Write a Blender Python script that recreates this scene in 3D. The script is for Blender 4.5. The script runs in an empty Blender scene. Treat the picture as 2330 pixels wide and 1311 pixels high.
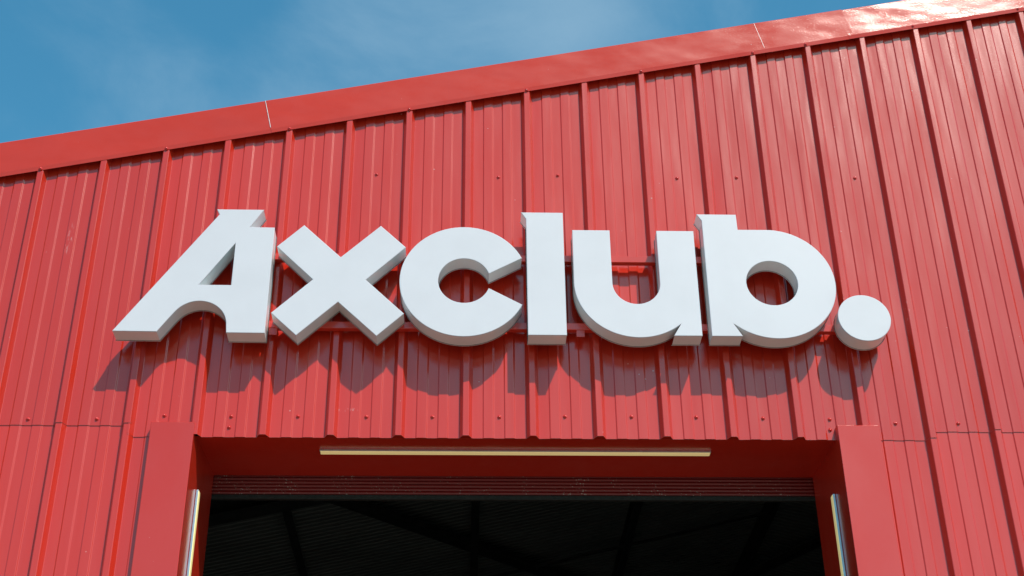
import bpy, bmesh, math, random
from mathutils import Vector, Matrix
from mathutils.geometry import tessellate_polygon

random.seed(7)
scene = bpy.context.scene
COL = scene.collection

# ------------------------------------------------------------------ camera
YAW, PITCH, ROLL = -0.03668, 0.54989, -0.01108
cam_d = bpy.data.cameras.new("camera")
cam_d.sensor_width = 36.0
cam_d.lens = 3266.37 / 2330.0 * 36.0
cam_d.clip_start = 0.05
cam_d.clip_end = 2000.0
cam = bpy.data.objects.new("camera", cam_d)
COL.objects.link(cam)
fwd = Vector((-math.sin(YAW) * math.cos(PITCH), math.cos(YAW) * math.cos(PITCH), math.sin(PITCH)))
right = Vector((math.cos(YAW), math.sin(YAW), 0))
up = right.cross(fwd)
r2 = math.cos(ROLL) * right + math.sin(ROLL) * up
u2 = -math.sin(ROLL) * right + math.cos(ROLL) * up
M = Matrix((r2, u2, -fwd)).transposed().to_4x4()
M.translation = Vector((0.00124, -6.45358, 1.6))
cam.matrix_world = M
scene.camera = cam

# ------------------------------------------------------------------ light
TO_SUN = Vector((0.60, -1.0, 1.44)).normalized()
SUN_EL = math.asin(TO_SUN.z)
SUN_ROT = math.atan2(TO_SUN.x, TO_SUN.y)
sun_d = bpy.data.lights.new("sun", 'SUN')
sun_d.energy = 4.6
sun_d.angle = math.radians(0.53)
sun_d.color = (1.0, 0.89, 0.79)
sun = bpy.data.objects.new("sun", sun_d)
sun.rotation_euler = (-TO_SUN).to_track_quat('-Z', 'Y').to_euler()
sun.location = (6, -12, 16)
COL.objects.link(sun)

world = bpy.data.worlds.new("World")
scene.world = world
world.use_nodes = True
wt = world.node_tree
wt.nodes.clear()


def wn(t, **k):
    n = wt.nodes.new(t)
    for a, b in k.items():
        setattr(n, a, b)
    return n


out = wn('ShaderNodeOutputWorld')
bg = wn('ShaderNodeBackground')
bg.inputs['Strength'].default_value = 0.12
sky = wn('ShaderNodeTexSky', sky_type='NISHITA', sun_disc=False)
sky.sun_elevation = SUN_EL
sky.sun_rotation = SUN_ROT
sky.altitude = 50
sky.air_density = 1.0
sky.dust_density = 1.6
sky.ozone_density = 2.2
tint = wn('ShaderNodeMix', data_type='RGBA', blend_type='MULTIPLY')
tint.inputs[0].default_value = 1.0
tint.inputs[7].default_value = (0.62, 1.60, 1.58, 1)
wt.links.new(sky.outputs[0], tint.inputs[6])
# thin wispy cloud all over the sky
tc = wn('ShaderNodeTexCoord')
mp = wn('ShaderNodeMapping')
mp.inputs['Location'].default_value = (2.1624, 10.7116, 18.9779)
mp.inputs['Scale'].default_value = (1.0, 1.0, 1.5)
wt.links.new(tc.outputs['Generated'], mp.inputs[0])
n1 = wn('ShaderNodeTexNoise')
n1.inputs['Scale'].default_value = 4.5
n1.inputs['Detail'].default_value = 7.0
n1.inputs['Roughness'].default_value = 0.58
n1.inputs['Distortion'].default_value = 0.35
wt.links.new(mp.outputs[0], n1.inputs['Vector'])
# the one larger patch of cloud that stands over the roof
dp = wn('ShaderNodeVectorMath', operation='DOT_PRODUCT')
CLOUD_DIR = Vector((-0.005, 0.741, 0.672)).normalized()
dp.inputs[1].default_value = CLOUD_DIR
wt.links.new(tc.outputs['Generated'], dp.inputs[0])
cl = wn('ShaderNodeMapRange', interpolation_type='SMOOTHSTEP')
cl.inputs[1].default_value = 0.986
cl.inputs[2].default_value = 0.9995
cl.inputs[3].default_value = 0.0
cl.inputs[4].default_value = 0.32
wt.links.new(dp.outputs['Value'], cl.inputs[0])
ad = wn('ShaderNodeMath', operation='ADD')
wt.links.new(n1.outputs['Fac'], ad.inputs[0])
wt.links.new(cl.outputs[0], ad.inputs[1])
mr = wn('ShaderNodeMapRange', interpolation_type='SMOOTHSTEP')
mr.inputs[1].default_value = 0.42
mr.inputs[2].default_value = 0.93
mr.inputs[3].default_value = 0.0
mr.inputs[4].default_value = 0.70
wt.links.new(ad.outputs[0], mr.inputs[0])
mixc = wn('ShaderNodeMix', data_type='RGBA')
mixc.inputs[7].default_value = (2.6, 4.2, 5.6, 1)
wt.links.new(mr.outputs[0], mixc.inputs[0])
wt.links.new(tint.outputs[2], mixc.inputs[6])
wt.links.new(mixc.outputs[2], bg.inputs[0])
wt.links.new(bg.outputs[0], out.inputs[0])

vs = scene.view_settings
vs.view_transform = 'Standard'
vs.look = 'None'
vs.gamma = 1.0
vs.use_curve_mapping = False
vs.exposure = 0.0
scene.render.engine = 'CYCLES'
scene.cycles.max_bounces = 8
scene.cycles.sample_clamp_indirect = 6.0

# ------------------------------------------------------------------ materials


class NT:
    def __init__(self, name):
        self.m = bpy.data.materials.new(name)
        self.m.use_nodes = True
        self.t = self.m.node_tree
        self.p = self.t.nodes['Principled BSDF']

    def n(self, t, **k):
        x = self.t.nodes.new(t)
        for a, b in k.items():
            setattr(x, a, b)
        return x

    def l(self, a, b):
        self.t.links.new(a, b)

    def noise(self, vec, scale, detail=3.0, rough=0.5, stretch=None):
        if stretch:
            m = self.n('ShaderNodeMapping')
            m.inputs['Scale'].default_value = stretch
            self.l(vec, m.inputs[0])
            vec = m.outputs[0]
        x = self.n('ShaderNodeTexNoise')
        x.inputs['Scale'].default_value = scale
        x.inputs['Detail'].default_value = detail
        x.inputs['Roughness'].default_value = rough
        self.l(vec, x.inputs['Vector'])
        return x.outputs['Fac']

    def rng(self, v, a, b, c, d, smooth=True):
        x = self.n('ShaderNodeMapRange')
        if smooth:
            x.interpolation_type = 'SMOOTHSTEP'
        for i, q in enumerate((a, b, c, d)):
            x.inputs[i + 1].default_value = q
        self.l(v, x.inputs[0])
        return x.outputs[0]

    def math(self, op, a, b):
        x = self.n('ShaderNodeMath', operation=op)
        for i, q in enumerate((a, b)):
            if isinstance(q, (int, float)):
                x.inputs[i].default_value = q
            else:
                self.l(q, x.inputs[i])
        return x.outputs[0]

    def mix(self, f, a, b):
        x = self.n('ShaderNodeMix', data_type='RGBA')
        for i, q in ((0, f), (6, a), (7, b)):
            if isinstance(q, (int, float)):
                x.inputs[i].default_value = q
            elif isinstance(q, tuple):
                x.inputs[i].default_value = (*q, 1)
            else:
                self.l(q, x.inputs[i])
        return x.outputs[2]

    def pos(self):
        return self.n('ShaderNodeNewGeometry').outputs['Position']

    def bump(self, h, strength, dist, normal=None):
        b = self.n('ShaderNodeBump')
        b.inputs['Strength'].default_value = strength
        b.inputs['Distance'].default_value = dist
        self.l(h, b.inputs['Height'])
        if normal is not None:
            self.l(normal, b.inputs['Normal'])
        return b.outputs['Normal']


RED = (0.515, 0.022, 0.009)


def red_paint(name, rough=0.36, wave=1.0, stretch=(9.0, 9.0, 1.1), spec=0.06, coat=1.0, dirt=1.0, grain_s=170.0, grain_d=0.0004, r_lo=0.10, r_hi=0.19, more=0.0):
    """Coil coated red steel: oil-canning waves, orange peel, chalk dust, scuffs."""
    k = NT(name)
    P = k.pos()
    big = k.noise(P, 1.0, 2.0, 0.5, stretch)
    fine = k.noise(P, 260.0, 2.0, 0.6)
    grain = k.noise(P, 900.0, 1.0, 0.5)
    nrm = k.bump(big, 1.0, 0.004 * wave)
    peel = k.noise(P, grain_s, 2.0, 0.6)
    cn = k.bump(peel, 1.0, grain_d, nrm)
    # colour: slight fading, dust specks, run marks
    fade = k.noise(P, 0.9, 4.0, 0.55, (1.0, 1.0, 0.5))
    c = k.mix(k.rng(fade, 0.3, 0.7, 0, 1), (RED[0], RED[1] + more, RED[2] + more), (0.54, 0.026 + more, 0.012 + more))
    run = k.noise(P, 1.0, 4.0, 0.6, (38.0, 38.0, 0.9))
    c = k.mix(k.rng(run, 0.60, 0.80, 0, 0.10 * dirt), c, (0.33, 0.030, 0.028))
    oi = k.n('ShaderNodeObjectInfo')
    hs = k.n('ShaderNodeHueSaturation')
    k.l(k.rng(oi.outputs['Random'], 0, 1, 0.95, 1.05, False), hs.inputs['Value'])
    k.l(c, hs.inputs['Color'])
    c = hs.outputs['Color']
    scr = k.noise(P, 1.0, 5.0, 0.7, (160.0, 160.0, 28.0))
    for cx_, cz_, rx_, rz_, th_ in ((-2.118, 5.84, 0.022, 0.14, 0.54), (-0.59, 4.835, 0.075, 0.014, 0.55), (2.31, 5.42, 0.02, 0.10, 0.60)):
        q = k.n('ShaderNodeVectorMath', operation='SUBTRACT')
        k.l(P, q.inputs[0])
        q.inputs[1].default_value = (cx_, 0.0, cz_)
        d_ = k.n('ShaderNodeVectorMath', operation='MULTIPLY')
        k.l(q.outputs[0], d_.inputs[0])
        d_.inputs[1].default_value = (1 / rx_, 0.0, 1 / rz_)
        ln = k.n('ShaderNodeVectorMath', operation='LENGTH')
        k.l(d_.outputs[0], ln.inputs[0])
        near = k.rng(ln.outputs['Value'], 0.3, 1.0, 1.0, 0.0)
        hit = k.math('MULTIPLY', near, k.rng(scr, th_, th_ + 0.06, 0.0, 0.38))
        c = k.mix(hit, c, (0.66, 0.50, 0.47))
    vor = k.n('ShaderNodeTexVoronoi')
    vor.inputs['Scale'].default_value = 16.0
    k.l(P, vor.inputs['Vector'])
    wob = k.noise(P, 5.0, 2.0)
    speck = k.math('LESS_THAN', vor.outputs['Distance'], k.rng(wob, 0.48, 0.75, 0.0, 0.085 * dirt))
    c = k.mix(k.math('MULTIPLY', speck, 0.35), c, (0.62, 0.45, 0.42))
    k.l(c, k.p.inputs['Base Color'])
    rr = k.math('ADD', k.rng(fine, 0.3, 0.7, rough - 0.04, rough + 0.05), k.rng(grain, 0.3, 0.7, -0.02, 0.02))
    k.l(rr, k.p.inputs['Roughness'])
    k.l(k.rng(k.noise(P, 1.3, 5.0, 0.62, stretch), 0.38, 0.62, spec * 0.45, spec * 1.6), k.p.inputs['Specular IOR Level'])
    k.l(nrm, k.p.inputs['Normal'])
    k.p.inputs['Coat Weight'].default_value = coat
    k.p.inputs['Coat IOR'].default_value = 1.6
    k.l(k.rng(k.noise(P, 1.6, 5.0, 0.6, stretch), 0.40, 0.64, r_lo, r_hi), k.p.inputs['Coat Roughness'])
    k.l(cn, k.p.inputs['Coat Normal'])
    return k.m


M_SHEET = red_paint("red_cladding_paint", stretch=(7.0, 7.0, 0.9))
M_FASCIA = red_paint("red_fascia_paint", stretch=(2.6, 2.6, 5.0), wave=1.9, spec=0.06, coat=0.34, grain_s=150.0, grain_d=0.0006, r_lo=0.12, r_hi=0.21, more=0.012)
M_TRIM = red_paint("red_flashing_paint", stretch=(2.0, 2.0, 1.2), wave=0.7, dirt=0.45)
M_RAIL = red_paint("red_rail_paint", stretch=(3.0, 3.0, 3.0), wave=0.3)


def simple(name, col, rough=0.5, metal=0.0, spec=0.5, nscale=30.0, amt=0.12, bump=0.0, bscale=200.0):
    k = NT(name)
    P = k.pos()
    f = k.noise(P, nscale, 4.0, 0.55)
    dark = tuple(x * (1 - amt) for x in col)
    lite = tuple(min(1, x * (1 + amt)) for x in col)
    k.l(k.mix(k.rng(f, 0.3, 0.7, 0, 1), dark, lite), k.p.inputs['Base Color'])
    k.p.inputs['Roughness'].default_value = rough
    k.p.inputs['Metallic'].default_value = metal
    k.p.inputs['Specular IOR Level'].default_value = spec
    if bump:
        k.l(k.bump(k.noise(P, bscale, 2.0), 1.0, bump), k.p.inputs['Normal'])
    return k.m


M_FACE = simple("white_acrylic", (0.60, 0.545, 0.585), 0.35, 0, 0.35, 3.5, 0.022, 0.0002, 6.0)
M_RET = simple("polished_return", (0.74, 0.76, 0.78), 0.06, 0.0, 0.5, 6.0, 0.03, 0.0006, 9.0)
M_TRAY = simple("white_tray_edge", (0.80, 0.82, 0.84), 0.25, 0.3, 0.5, 10.0, 0.03)
M_SCREW = simple("screw_red_paint", (0.56, 0.016, 0.012), 0.2, 0, 0.7, 200.0, 0.1)
M_BARE = simple("bare_cut_edge", (0.72, 0.62, 0.62), 0.45, 0.2, 0.5, 90.0, 0.2)
M_ALU = simple("brushed_aluminium", (0.66, 0.67, 0.69), 0.3, 1.0, 0.5, 40.0, 0.05)
M_LED = simple("yellow_phosphor_diffuser", (0.80, 0.66, 0.30), 0.4, 0, 0.4, 120.0, 0.06)
M_LED.node_tree.nodes['Principled BSDF'].inputs['Emission Color'].default_value = (0.80, 0.60, 0.27, 1)
M_LED.node_tree.nodes['Principled BSDF'].inputs['Emission Strength'].default_value = 0.42
M_STEEL = simple("dark_steel", (0.030, 0.032, 0.032), 0.6, 0.0, 0.3, 9.0, 0.3)
M_LINER = simple("grey_roof_liner", (0.125, 0.138, 0.132), 0.6, 0.0, 0.3, 2.0, 0.15)
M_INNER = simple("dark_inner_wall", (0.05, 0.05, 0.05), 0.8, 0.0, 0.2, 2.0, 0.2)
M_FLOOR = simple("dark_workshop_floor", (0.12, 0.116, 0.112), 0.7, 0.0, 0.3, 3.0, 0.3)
M_SEAL_BACK = simple("black_seal_and_dark_back", (0.018, 0.018, 0.017), 0.7, 0.0, 0.3, 60.0, 0.3)
M_ROOF = simple("grey_roof_sheet", (0.22, 0.23, 0.23), 0.5, 0.0, 0.4, 1.0, 0.2)
M_GROUND = simple("worn_concrete_yard", (0.24, 0.20, 0.158), 0.9, 0.0, 0.25, 0.35, 0.22, 0.003, 60.0)


def shutter_mat():
    k = NT("dusty_red_shutter")
    P = k.pos()
    vor = k.n('ShaderNodeTexVoronoi')
    vor.inputs['Scale'].default_value = 75.0
    k.l(P, vor.inputs['Vector'])
    w = k.noise(P, 6.0, 3.0, 0.6)
    s = k.math('LESS_THAN', vor.outputs['Distance'], k.rng(w, 0.35, 0.75, 0.04, 0.30))
    c = k.mix(k.math('MULTIPLY', s, 0.75), (0.18, 0.003, 0.003), (0.45, 0.42, 0.37))
    k.l(c, k.p.inputs['Base Color'])
    k.p.inputs['Roughness'].default_value = 0.4
    return k.m


M_SHUT = shutter_mat()

# ------------------------------------------------------------------ helpers


def mesh(name, verts, faces, mats, parent=None, fmat=None, smooth=False, loc=(0, 0, 0)):
    me = bpy.data.meshes.new(name)
    L = Vector(loc)
    me.from_pydata([tuple(Vector(v) - L) for v in verts], [], faces)
    for m in (mats if isinstance(mats, (list, tuple)) else [mats]):
        me.materials.append(m)
    if fmat:
        for p, i in zip(me.polygons, fmat):
            p.material_index = i
    if smooth:
        for p in me.polygons:
            p.use_smooth = True
    me.update()
    o = bpy.data.objects.new(name, me)
    COL.objects.link(o)
    if parent is not None:
        o.parent = parent
        # parents are never rotated: keep world placement
        o.location = L - world_loc(parent)
    else:
        o.location = L
    return o


def world_loc(o):
    v = Vector(o.location)
    while o.parent is not None:
        o = o.parent
        v = v + Vector(o.location)
    return v


def empty(name, loc, label, cat, group=None):
    o = bpy.data.objects.new(name, None)
    o.empty_display_size = 0.2
    o.location = loc
    COL.objects.link(o)
    o['label'] = label
    o['category'] = cat
    if group:
        o['group'] = group
    return o


class MB:
    def __init__(self):
        self.v, self.f = [], []

    def box(self, x0, x1, y0, y1, z0, z1, ch=0.0):
        bm = bmesh.new()
        bmesh.ops.create_cube(bm, size=1.0)
        for q in bm.verts:
            q.co = Vector((x0 + (q.co.x + .5) * (x1 - x0), y0 + (q.co.y + .5) * (y1 - y0), z0 + (q.co.z + .5) * (z1 - z0)))
        if ch:
            bmesh.ops.bevel(bm, geom=bm.edges[:], offset=ch, segments=2, affect='EDGES', profile=0.5)
        self.add(bm)
        return self

    def add(self, bm, mat=None):
        b = len(self.v)
        bm.verts.index_update()
        for q in bm.verts:
            self.v.append(mat @ q.co if mat else q.co.copy())
        for f in bm.faces:
            self.f.append([b + q.index for q in f.verts])
        bm.free()

    def strip(self, rows, close=False):
        """rows: lists of equal length; quads between consecutive rows"""
        b = len(self.v)
        n = len(rows[0])
        for r in rows:
            self.v.extend(Vector(q) for q in r)
        for i in range(len(rows) - 1):
            for j in range(n - (0 if close else 1)):
                j2 = (j + 1) % n
                self.f.append([b + i * n + j, b + i * n + j2, b + (i + 1) * n + j2, b + (i + 1) * n + j])
        return self

    def beam(self, a, b, w, h, upv=(0, 0, 1)):
        a, b = Vector(a), Vector(b)
        d = (b - a).normalized()
        s = d.cross(Vector(upv)).normalized()
        u = s.cross(d)
        ring = [s * w / 2 + u * h / 2, -s * w / 2 + u * h / 2, -s * w / 2 - u * h / 2, s * w / 2 - u * h / 2]
        k = len(self.v)
        self.strip([[a + q for q in ring], [b + q for q in ring]], close=True)
        self.f.append([k, k + 1, k + 2, k + 3])
        self.f.append([k + 7, k + 6, k + 5, k + 4])
        return self

    def build(self, name, mats, parent=None, loc=(0, 0, 0), **kw):
        return mesh(name, self.v, self.f, mats, parent, loc=loc, **kw)


# ------------------------------------------------------------------ numbers
P = 0.333                      # rib pitch
RC = 0.035                     # rib height
Z1, SL = 6.788, 0.22245        # rake line on the wall
XR = 3.365                     # ridge
K0, K1 = -17, 37               # first and last rib of the gable
ZL = 4.683                     # cut edge over the doorway


def rake(x):
    return Z1 + SL * (x if x <= XR else 2 * XR - x)


# ------------------------------------------------------------------ ground
g = MB()
g.strip([[(-400, -400, 0), (400, -400, 0)], [(-400, 400, 0), (400, 400, 0)]])
ground = g.build("ground", M_GROUND)
ground['kind'] = 'structure'

# ------------------------------------------------------------------ building
bld = empty("warehouse", (3.365, 0, 0), "red ribbed metal warehouse gable with a tall open doorway", "warehouse")

PAN = [(0.03175, 0.0), (0.08575, 0.0), (0.08835, -0.0048), (0.13675, -0.0048), (0.14145, 0.0),
       (0.19275, 0.0), (0.19535, -0.0048), (0.24175, -0.0048), (0.24645, 0.0), (0.30125, 0.0)]


def profile(xa, xb):
    """front line of the cladding between xa and xb, bends slightly eased"""
    raw = []
    k = math.floor(xa / P) - 1
    while k * P < xb + P:
        c = k * P
        raw += [(c - 0.015, -RC), (c + 0.015, -RC)]
        raw += [(c + x, y) for x, y in PAN]
        k += 1
    eased = []
    for i, q in enumerate(raw):
        if 0 < i < len(raw) - 1:
            for o in (raw[i - 1], raw[i + 1]):
                d = math.hypot(o[0] - q[0], o[1] - q[1])
                t = min(0.0021, 0.3 * d) / d
                eased.append((q[0] + (o[0] - q[0]) * t, q[1] + (o[1] - q[1]) * t))
    res = []
    for i, q in enumerate(eased):
        nxt = eased[i + 1] if i + 1 < len(eased) else None
        if nxt and q[0] < xa < nxt[0]:
            t = (xa - q[0]) / (nxt[0] - q[0])
            res.append((xa, q[1] + (nxt[1] - q[1]) * t))
        if xa <= q[0] <= xb:
            res.append(q)
        if nxt and q[0] < xb < nxt[0]:
            t = (xb - q[0]) / (nxt[0] - q[0])
            res.append((xb, q[1] + (nxt[1] - q[1]) * t))
    return res


TH = 0.0016


def sheet(xa, xb, zb, zt, dy=0.0, under=False):
    """one profiled sheet; zt is a function of x. The lap over the next sheet is real."""
    pr = profile(xa, xb)
    # extra column at the ridge so that the top edge turns there
    fr = [(x, y + dy + (0.0022 if under and x < xa + 0.034 else 0.0)) for x, y in pr]
    n = len(fr)
    mb = MB()
    top = [(x, y, zt(x)) for x, y in fr]
    bot = [(x, y, zb) for x, y in fr]
    bot2 = [(x, y + TH, zb) for x, y in fr]
    top2 = [(x, y + TH, zt(x)) for x, y in fr]
    mb.strip([top, bot, bot2, top2])
    fm = [0] * (n - 1) + [1] * (n - 1) + [0] * (n - 1)
    # the two side edges
    b = len(mb.v)
    for e, rev in ((0, False), (n - 1, True)):
        q = [top[e], bot[e], bot2[e], top2[e]]
        mb.v.extend(Vector(z) for z in q)
        mb.f.append([b, b + 1, b + 2, b + 3] if rev else [b + 3, b + 2, b + 1, b])
        fm.append(0)
        b += 4
    return mb.build("cladding_sheet", [M_SHEET, M_BARE], bld, loc=((xa + xb) / 2, 0, zb), fmat=fm)


sheets = {}
for k in range(K0, K1, 3):
    zb = ZL
    if k < -5:
        zb = 4.743
    if k >= 7:
        zb = 4.731
    lip = 0.0215 if k + 3 <= K1 else 0.0
    sheets[k] = sheet(k * P + 0.006, (k + 3) * P + lip, zb, lambda x: rake(x) + 0.09, 0.0, under=(k != K0))

low = {}
for k in range(K0, K1, 3):
    xa, xb = k * P + 0.006, (k + 3) * P + 0.0215
    if k == -5:
        xb = -1.45
    elif k == 4:
        xa = 1.95
    elif -5 < k < 4:
        continue
    low[k] = sheet(xa, xb, 0.02, lambda x: 4.80, 0.0036, under=(k not in (K0, 4)))

# screws -------------------------------------------------------------
sb = bmesh.new()
prof = [(0.0, 0.0085), (0.0030, 0.0080), (0.0044, 0.0064), (0.0046, 0.0032), (0.0078, 0.0026), (0.0086, 0.0008), (0.0086, 0.0)]
N = 10
rings = []
for r, h in prof:
    if r == 0:
        rings.append([sb.verts.new((0, -h, 0))])
    else:
        rings.append([sb.verts.new((r * math.cos(2 * math.pi * i / N), -h, r * math.sin(2 * math.pi * i / N))) for i in range(N)])
for a, b in zip(rings[:-1], rings[1:]):
    for i in range(N):
        j = (i + 1) % N
        if len(a) == 1:
            sb.faces.new((a[0], b[j], b[i]))
        else:
            sb.faces.new((a[i], a[j], b[j], b[i]))
bmesh.ops.recalc_face_normals(sb, faces=sb.faces[:])
screw_me = bpy.data.meshes.new("screw")
sb.to_mesh(screw_me)
sb.free()
screw_me.materials.append(M_SCREW)
for p in screw_me.polygons:
    p.use_smooth = True


def screw(x, y, z, parent):
    o = bpy.data.objects.new("screw", screw_me)
    COL.objects.link(o)
    o.parent = parent
    o.location = Vector((x, y, z)) - world_loc(parent)
    o.scale = (1.2, 1.1, 1.2)
    o.rotation_euler = (random.uniform(-.06, .06), random.uniform(0, 1), random.uniform(-.06, .06))


def sheet_at(x):
    k = K0 + 3 * math.floor((x / P - K0) / 3)
    return sheets[max(K0, min(K1 - 3, k))]


SCREWS = [(-2.1604, 4.7755), (-1.824, 4.7775), (-1.4942, 4.7988), (-1.1645, 4.7959), (-1.1697, 4.7354), (-0.8343, 4.7978),
          (-0.4953, 4.7974), (-0.1663, 4.7993), (0.167, 4.8), (0.496, 4.8044), (0.8303, 4.8052), (1.1566, 4.8046),
          (1.4935, 4.8005), (1.8301, 4.7963), (1.8249, 4.7376), (2.1616, 4.7761), (2.4814, 4.778), (-0.5032, 6.2871),
          (0.1693, 6.2764), (0.4985, 6.2926), (1.1623, 6.2817), (1.4958, 6.2905), (2.1613, 6.2961)]
for x, z in SCREWS:
    # pans carry the screws on the middle low strip
    screw(x, 0.0, z, sheet_at(x))

# fascia (verge flashing) --------------------------------------------
FP = [(-0.0045, -0.0358), (-0.0050, -0.0370), (0.0190, -0.0402), (0.0212, -0.0404), (0.228, -0.0398), (0.232, -0.0376),
      (0.235, -0.006), (0.236, 0.16)]


def fascia(xa, xb, dy=0.0, sgn=1, name="verge_flashing", lean=0.0):
    mb = MB()
    rows = []
    for x in (xa, xb):
        rr = []
        for off, y in FP:
            # joints are square to the rake
            sh = 0.0 if abs(x - XR) < 1e-6 else -SL * off * sgn
            xx = x + sh
            rr.append((xx, y + dy + (lean * (off - 0.021) / 0.2 if off > 0.02 else 0.0), rake(xx) + off))
        rows.append(rr)
    mb.strip(rows)
    if sgn < 0:
        pass
    return mb.build(name, M_FASCIA, bld, loc=((xa + xb) / 2, 0, rake(xa)))


JO = [-5.75, -3.93, -1.097, 1.745, 2.255]
DY = [-0.0016, 0.0, -0.0016, -0.0004, -0.0016]
fas = []
for i, x in enumerate(JO):
    xe = JO[i + 1] if i + 1 < len(JO) else XR
    fas.append(fascia(x, xe + (0.03 if i + 1 < len(JO) else 0), dy=DY[i], lean=0.0062 if i == 4 else 0.0))
fr_ = fascia(XR, XR + 3.0, dy=-0.0016, sgn=-1)
fascia(XR + 3.0, XR + 6.0, sgn=-1)
fascia(XR + 6.0, XR + 9.12, dy=-0.0016, sgn=-1)
# pale strips added for the bright lit cut edges at two square joints
for j, x in ((1, -1.097), (2, 1.745)):
    mb = MB()
    w = 0.0013 if j == 1 else 0.0008
    rows = []
    for e in (-w, w):
        rr = []
        for off, y in ((0.030, -0.0402), (0.10, -0.0402), (0.228, -0.0398), (0.232, -0.0376)):
            xx = x + e - SL * off
            rr.append((xx, y - 0.0030, rake(xx) + off))
        rows.append(rr)
    mb.strip(rows)
    o = mb.build("lap_edge_strip", M_BARE, fas[2], loc=(x, 0, rake(x)))
for k, off in ((-7, -.002), (-5, -.004), (-3, -.004), (-1, -.004), (1, -.002), (3, -.001), (5, .002), (5.963, .001), (7.955, .008), (9.945, .010)):
    x = k * P
    i = max(j for j in range(len(JO)) if JO[j] <= x)
    screw(x, -0.0392, rake(x) + off + 0.006, fas[i])

# doorway trim ---------------------------------------------------------


def casing(x0, x1, xin, side):
    """boxed jamb flashing: outer return, face, deep reveal"""
    zt = 4.745
    yf = -0.045
    mb = MB()
    # plan line from outside to inside: wall, outer face corner, inner face corner, back of the reveal
    if side < 0:
        pl = [(x0 + 0.001, 0.002), (x0, yf + 0.0015), (x0 + 0.0015, yf), (x1 - 0.0015, yf), (x1, yf + 0.0015), (xin, 0.465), (xin - 0.05, 0.466)]
    else:
        pl = [(x1 - 0.001, 0.002), (x1, yf + 0.0015), (x1 - 0.0015, yf), (x0 + 0.0015, yf), (x0, yf + 0.0015), (xin, 0.465), (xin + 0.05, 0.466)]
    a = [(x, max(y, yf + 0.003), zt) for x, y in pl[:5]]
    a2 = [(x, y, zt - 0.003) for x, y in pl[:5]]
    b = [(x, y, 0.01) for x, y in pl[:5]]
    mb.strip([a, a2, b])
    # cap
    k = len(mb.v)
    mb.v.extend(Vector(q) for q in a)
    mb.f.append([k, k + 1, k + 2, k + 3, k + 4])
    # the inner return stops under the cut edge behind the wall line
    t = (0.004 - pl[4][1]) / (pl[5][1] - pl[4][1])
    xm = pl[4][0] + (pl[5][0] - pl[4][0]) * t
    rows = [[(pl[4][0], pl[4][1], zt - 0.0), (xm, -0.0, zt)], [(pl[4][0], pl[4][1], ZL + 0.006), (xm, 0.0, ZL + 0.006)]]
    mb.strip(rows)
    lo = [(x, y, ZL + 0.006) for x, y in ((pl[4][0], pl[4][1]), (xm, 0.0), pl[5], pl[6])]
    lo2 = [(x, y, 0.01) for x, y, z in lo]
    mb.strip([lo, lo2])
    return mb.build("door_casing", M_TRIM, bld, loc=((x0 + x1) / 2, 0, 0))


casing(-1.545, -1.332, -1.3085, -1)
casing(1.852, 2.062, 1.829, 1)
ZS = ZL + 0.006
mb = MB()
mb.strip([[(-1.3325, 0.004, ZS), (0.3, 0.004, ZS), (1.853, 0.004, ZS)], [(-1.3085, 0.470, ZS), (0.3, 0.470, ZS), (1.829, 0.470, ZS)],
          [(-1.3085, 0.470, ZS + 0.12), (0.3, 0.470, ZS + 0.12), (1.829, 0.470, ZS + 0.12)]])
mb.build("soffit", M_TRIM, bld, loc=(0.26, 0.24, ZS))

for k in range(-3, 6):
    c = k * P
    mb = MB()
    mb.v = [Vector((c + dx, y, ZL + 0.007 + h)) for h in (0, 0.02) for dx, y in ((-0.033, 0.0035), (-0.0145, -0.0325), (0.0145, -0.0325), (0.033, 0.0035))]
    mb.f = [[3, 2, 1, 0], [0, 1, 5, 4], [1, 2, 6, 5], [2, 3, 7, 6], [3, 0, 4, 7], [4, 5, 6, 7]]
    mb.build("rib_filler", M_TRIM, bld, loc=(c, 0, ZL))

# interior -------------------------------------------------------------
XA, XB, YB = -5.6, 12.28, 22.0
for xs in (XA, XB):
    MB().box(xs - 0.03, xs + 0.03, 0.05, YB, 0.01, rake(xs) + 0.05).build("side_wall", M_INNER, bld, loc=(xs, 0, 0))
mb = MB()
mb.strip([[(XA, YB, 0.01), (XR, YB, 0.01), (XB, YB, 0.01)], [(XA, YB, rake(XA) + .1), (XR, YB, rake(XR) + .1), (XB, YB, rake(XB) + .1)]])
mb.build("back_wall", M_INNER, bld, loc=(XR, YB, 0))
MB().box(XA, XB, 0.12, YB, 0.0041, 0.012).build("floor_slab", M_FLOOR, bld, loc=(XR, 1, 0))
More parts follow.
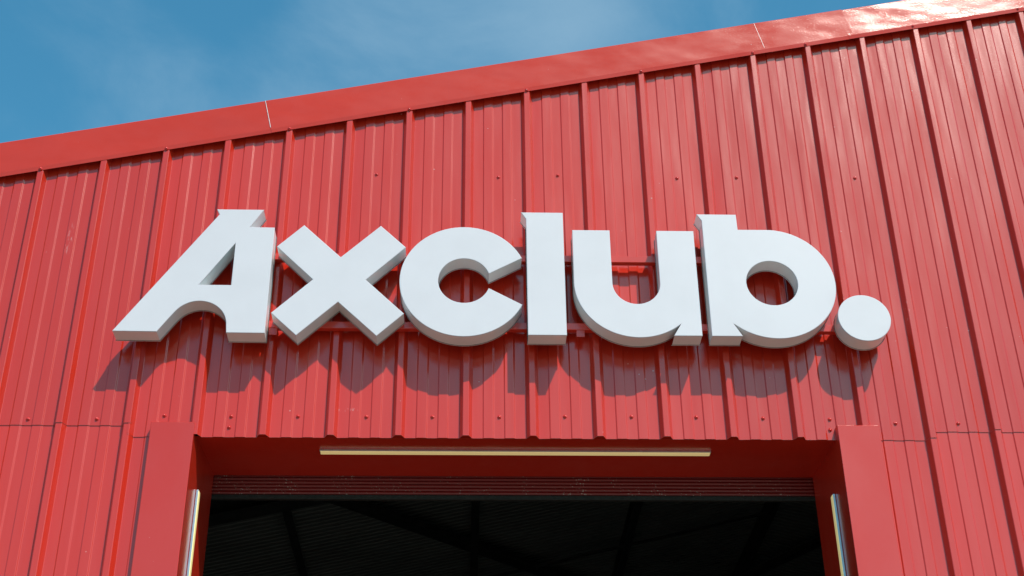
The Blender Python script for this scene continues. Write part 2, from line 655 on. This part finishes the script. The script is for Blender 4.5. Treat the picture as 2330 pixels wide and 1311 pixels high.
# front wall lining so the cladding has a back
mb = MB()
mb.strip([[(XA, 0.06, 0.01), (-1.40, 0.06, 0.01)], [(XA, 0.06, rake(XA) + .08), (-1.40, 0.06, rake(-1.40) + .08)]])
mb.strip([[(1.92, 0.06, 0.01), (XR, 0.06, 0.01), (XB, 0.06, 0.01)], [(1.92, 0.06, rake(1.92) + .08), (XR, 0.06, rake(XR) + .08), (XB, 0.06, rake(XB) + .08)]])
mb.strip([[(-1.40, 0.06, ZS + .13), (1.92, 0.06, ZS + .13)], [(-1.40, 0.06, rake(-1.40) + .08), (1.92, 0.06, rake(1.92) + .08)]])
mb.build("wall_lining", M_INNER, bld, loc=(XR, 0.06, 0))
for sgn in (1, -1):
    rows = []
    y = 0.0
    while y < YB:
        for dy, dz in ((0.0, 0.0), (0.03, 0.0), (0.036, 0.010), (0.066, 0.010), (0.072, 0.0)):
            yy = y + dy
            x_e = XA - 0.15 if sgn > 0 else XB + 0.15
            xr = XR
            r = [(x_e, yy, rake(x_e) + 0.13 + dz), (xr, yy, rake(xr) + 0.13 + dz)]
            rows.append(r)
        y += 0.085
    mb = MB()
    mb.strip(rows)
    mb.build("roof_sheet", M_LINER, bld, loc=(XR - sgn * 4.5, 11, 7))
    mb = MB()
    x_e = XA - 0.2 if sgn > 0 else XB + 0.2
    mb.strip([[(x_e, 0.02, rake(x_e) + .225), (XR, 0.02, rake(XR) + .225)], [(x_e, YB + .1, rake(x_e) + .225), (XR, YB + .1, rake(XR) + .225)]])
    mb.build("outer_roof_sheet", M_ROOF, bld, loc=(XR - sgn * 4.5, 11, 7.2))
for x in (-4.75, -3.15, -1.55, 0.065, 1.66, 3.2, 5.2, 6.8):
    zc = rake(x) + 0.13 - 0.095
    mb = MB()
    mb.beam((x, 0.55, zc), (x, YB - .1, zc), 0.012, 0.18)
    mb.beam((x + 0.03, 0.55, zc - 0.085), (x + 0.03, YB - .1, zc - 0.085), 0.075, 0.012)
    mb.build("purlin", M_STEEL, bld, loc=(x, 0.6, zc))
for y in (4.30, 11.0, 17.0):
    mb = MB()
    for a, b in ((XA, XR), (XR, XB)):
        za, zb_ = rake(a) - 0.18, rake(b) - 0.18
        mb.beam((a, y, za), (b, y, zb_), 0.012, 0.30)
        mb.beam((a, y, za - 0.15), (b, y, zb_ - 0.15), 0.20, 0.014)
    mb.build("rafter", M_STEEL, bld, loc=(XR, y, 7))
mb = MB()
mb.beam((-1.3, 4.75, rake(-1.3) - 0.02), (1.9, 9.6, rake(1.9) - 0.02), 0.16, 0.05)
mb.build("roof_brace", M_STEEL, bld, loc=(0, 7, 7))
mb = MB()
mb.beam((4.2, 7.4, rake(4.2) - 0.02), (2.4, 10.5, rake(2.4) - 0.02), 0.12, 0.05)
mb.build("roof_brace", M_STEEL, bld, loc=(3, 9, 7))
mb = MB()
mb.beam((-1.55, 7.9, rake(-1.55) - 0.03), (3.2, 7.6, rake(3.2) - 0.03), 0.025, 0.025)
mb.build("sag_rod", M_STEEL, bld, loc=(1, 7.7, 7))

# ------------------------------------------------------------------ roller shutter
sh = empty("roller_shutter", (0.26, 0.49, 4.56), "dusty red roller shutter rolled up at the top of the doorway", "roller shutter")
zt = 4.705
for i in range(6):
    z1_ = zt - i * 0.0195
    z0_ = z1_ - 0.0195
    pr = [(0.487, z1_), (0.4825, z1_ - 0.003), (0.481, z1_ - 0.008), (0.4835, z0_ + 0.003), (0.489, z0_ + 0.0008)]
    mb = MB()
    mb.strip([[(-1.45, y, z) for y, z in pr], [(1.97, y, z) for y, z in pr]])
    mb.build("slat", M_SHUT, sh, loc=(0.26, 0.485, z0_))
z0_ = zt - 6 * 0.0195
MB().box(-1.45, 1.97, 0.479, 0.505, z0_ - 0.026, z0_ - 0.0005, 0.004).build("bottom_seal", M_SEAL_BACK, sh, loc=(0.26, 0.49, z0_ - 0.02))
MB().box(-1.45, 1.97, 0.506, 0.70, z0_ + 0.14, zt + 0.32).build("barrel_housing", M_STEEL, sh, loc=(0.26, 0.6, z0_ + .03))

# ------------------------------------------------------------------ light strips


def strip_light(axis, a, b, c0, c1, base, nrm, label):
    """aluminium channel (base plane coordinate 'base', raised along nrm) with a yellow diffuser"""
    h = 0.011
    mid = (a + b) / 2

    def bx(p0, p1, q0, q1, h0, h1, ch):
        mb = MB()
        if axis == 'x':       # on the soffit, raised downwards
            mb.box(p0, p1, q0, q1, base + nrm * h1 if nrm < 0 else base + h0, base + nrm * h0 if nrm < 0 else base + h1, ch)
        else:                 # on a reveal, running up
            xs = sorted((base + nrm * h0, base + nrm * h1))
            mb.box(xs[0], xs[1], q0, q1, p0, p1, ch)
        return mb
    loc = (mid, (c0 + c1) / 2, base) if axis == 'x' else (base, (c0 + c1) / 2, a)
    e = empty("light_strip", loc, label, "light strip", "light strips round the doorway")
    bx(a, b, c0, c1, 0.0, h, 0.0012).build("channel", M_ALU, e, loc=loc)
    bx(a + 0.004, b - 0.004, c0 + 0.003, c1 - 0.003, h - 0.002, h + 0.0035, 0.0015).build("diffuser", M_LED, e, loc=loc)
    return e


strip_light('x', -0.733, 1.243, 0.142, 0.182, ZS, -1, "horizontal dim yellow light strip under the red soffit")
strip_light('z', 1.2, 4.46, 0.13, 0.17, -1.3225, 1, "upright light strip on the left reveal of the doorway, partly sunlit")
strip_light('z', 1.2, 4.45, 0.13, 0.17, 1.8425, -1, "upright light strip on the right reveal of the doorway, in shade")

# ------------------------------------------------------------------ sign
YF, YBK = -0.174, -0.0738
sign = empty("letter_sign", (0.36, YBK, 5.175), "big white raised lettering sign on two red rails above the doorway", "sign")


def arc(cx, cz, r, a0, a1, n, rz=None):
    rz = rz or r
    return [(cx + r * math.cos(math.radians(a0 + (a1 - a0) * i / n)), cz + rz * math.sin(math.radians(a0 + (a1 - a0) * i / n))) for i in range(n + 1)]


LET = []
A_out = [(-1.3203, 5.9245), (-1.3036, 5.8916), (-1.7695, 5.1815), (-1.5481, 5.180), (-1.4912, 5.2670), (-1.4700, 5.298)]
A_out += arc(-1.351, 5.2155, 0.1445, 136, 8, 26)
A_out += [(-1.2025, 5.1765), (-1.0105, 5.1755), (-1.0086, 5.812), (-1.1373, 5.8135), (-1.0721, 5.9240)]
LET.append(("white letter A with a triangular hole and an arched foot", A_out, [[(-1.2037, 5.7132), (-1.367, 5.4568), (-1.2034, 5.4562)]]))
LET.append(("white letter x between the A and the c", [(-0.8556, 5.829), (-0.6545, 5.631), (-0.4542, 5.829), (-0.3191, 5.6950), (-0.5189, 5.4945), (-0.3172, 5.2945), (-0.4518, 5.1635),
            (-0.6543, 5.3610), (-0.8536, 5.1640), (-0.9886, 5.2930), (-0.7897, 5.4940), (-0.9887, 5.6930)], []))
c_out = arc(-0.0155, 5.4949, 0.331, 24.9, 334.6, 72) + arc(-0.0144, 5.4950, 0.1338, -19.3, -341.6, 48)
LET.append(("white letter c with its gap towards the l", c_out, []))
LET.append(("white letter l, tall and straight", [(0.2829, 5.9235), (0.3095, 5.8821), (0.3100, 5.1750), (0.5060, 5.1750), (0.5053, 5.9235)], []))
u_out = [(0.5525, 5.8140), (0.7500, 5.8140)] + arc(0.8735, 5.489, 0.1232, 180, 360, 36, 0.1262) + [(0.9967, 5.8140), (1.1940, 5.8140), (1.1930, 5.1768), (1.0484, 5.1763)]
u_out += arc(0.8749, 5.4887, 0.3235, -48.5, -180, 44)
LET.append(("white letter u with a spur at its foot", u_out, []))
b_out = [(1.2172, 5.9220), (1.4297, 5.9220), (1.4312, 5.8256), (1.5000, 5.8258)] + arc(1.5804, 5.4955, 0.3308, 90, -132.2, 60) + [(1.3992, 5.1768), (1.2415, 5.1765), (1.2432, 5.8805)]
LET.append(("white letter b with a round hole", b_out, [arc(1.5801, 5.4953, 0.1341, 0, 360, 48)[:-1]]))
LET.append(("white round full stop at the end of the word", arc(2.034, 5.2905, 0.1356, 0, 360, 56)[:-1], []))


def area(p):
    return 0.5 * sum(p[i][0] * p[(i + 1) % len(p)][1] - p[(i + 1) % len(p)][0] * p[i][1] for i in range(len(p)))


def offset(p, d):
    """shift a CCW outline inwards by d (outwards when negative)"""
    n = len(p)
    res = []
    for i in range(n):
        a, b, c = Vector(p[i - 1]), Vector(p[i]), Vector(p[(i + 1) % n])
        e1, e2 = (b - a).normalized(), (c - b).normalized()
        n1, n2 = Vector((-e1.y, e1.x)), Vector((-e2.y, e2.x))
        m = n1 + n2
        if m.length < 1e-6:
            m = n1
        m.normalize()
        k = max(0.45, m.dot(n1))
        q = b + m * (d / k)
        res.append((q.x, q.y))
    return res


def cap(mb, loops, y):
    pts = [[Vector((x, z, 0)) for x, z in lp] for lp in loops]
    tris = tessellate_polygon(pts)
    b = len(mb.v)
    flat = [q for lp in loops for q in lp]
    mb.v.extend(Vector((x, y, z)) for x, z in flat)
    for t in tris:
        a = [flat[i] for i in t]
        ar = (a[1][0] - a[0][0]) * (a[2][1] - a[0][1]) - (a[2][0] - a[0][0]) * (a[1][1] - a[0][1])
        t = list(t) if ar > 0 else list(t)[::-1]   # facing -y
        mb.f.append([b + i for i in t])


def ring(mb, lp, y0, lp1, y1):
    mb.strip([[(x, y0, z) for x, z in lp], [(x, y1, z) for x, z in lp1]], close=True)


def smooth_by_angle(o, deg=25):
    me = o.data
    for p in me.polygons:
        p.use_smooth = True
    bm = bmesh.new()
    bm.from_mesh(me)
    bmesh.ops.remove_doubles(bm, verts=bm.verts[:], dist=1e-6)
    for e in bm.edges:
        if len(e.link_faces) != 2 or e.calc_face_angle(3.14) > math.radians(deg):
            e.smooth = False
    bm.to_mesh(me)
    bm.free()


for lab, outl, holes in LET:
    loops = [outl] + holes
    # outline counter-clockwise, holes clockwise: material always lies to the left
    loops = [lp if (area(lp) > 0) == (i == 0) else lp[::-1] for i, lp in enumerate(loops)]
    cx = sum(q[0] for q in outl) / len(outl)
    loc = (cx, YBK, 5.175)
    # body: the deep return, with its back
    mb = MB()
    inn = [offset(lp, 0.0012) for lp in loops]
    for lp in inn:
        ring(mb, lp, YF + 0.0045, lp, YBK - 0.0055)
    body = mb.build("letter", M_RET, sign, loc=loc)
    body['label'] = lab
    smooth_by_angle(body)
    # face
    mb = MB()
    ins = [offset(lp, 0.0022) for lp in loops]
    cap(mb, ins, YF)
    for lp, li in zip(loops, ins):
        ring(mb, li, YF, lp, YF + 0.0018)
        ring(mb, lp, YF + 0.0018, lp, YF + 0.0045)
    fo = mb.build("face", M_FACE, body, loc=loc)
    smooth_by_angle(fo)
    # back tray: a thin bright rim round the back
    mb = MB()
    outs = [offset(lp, -0.0012) for lp in loops]
    for lp in outs:
        ring(mb, lp, YBK - 0.0055, lp, YBK - 0.0003)
    n0 = len(mb.f)
    cap(mb, outs, YBK - 0.0055)  # caps coloured dark to deepen the shade mirrored in the wall
    cap(mb, outs, YBK - 0.0003)
    bo = mb.build("back_tray", [M_TRAY, M_SEAL_BACK], body, loc=loc, fmat=[0] * n0 + [1] * (len(mb.f) - n0))
    smooth_by_angle(bo)

for z0_, xa, xb in ((5.678, -1.22, 1.72), (5.2645, -1.19, 2.10)):
    MB().box(xa, xb, YBK, YBK + 0.0345, z0_, z0_ + 0.040, 0.0025).build("rail", M_RAIL, sign, loc=(0.36, YBK, z0_))
for x, z0_ in ((-0.985, 5.225), (0.585, 5.225), (1.62, 5.225), (-1.10, 5.638), (0.36, 5.638), (1.60, 5.638)):
    mb = MB()
    mb.box(x - 0.021, x + 0.021, YBK + 0.003, YBK + 0.007, z0_, z0_ + 0.0392, 0.001)
    mb.box(x - 0.021, x + 0.021, YBK + 0.007, -0.004, z0_ + 0.036, z0_ + 0.0392, 0.001)
    mb.build("bracket", M_RAIL, sign, loc=(x, YBK, z0_))
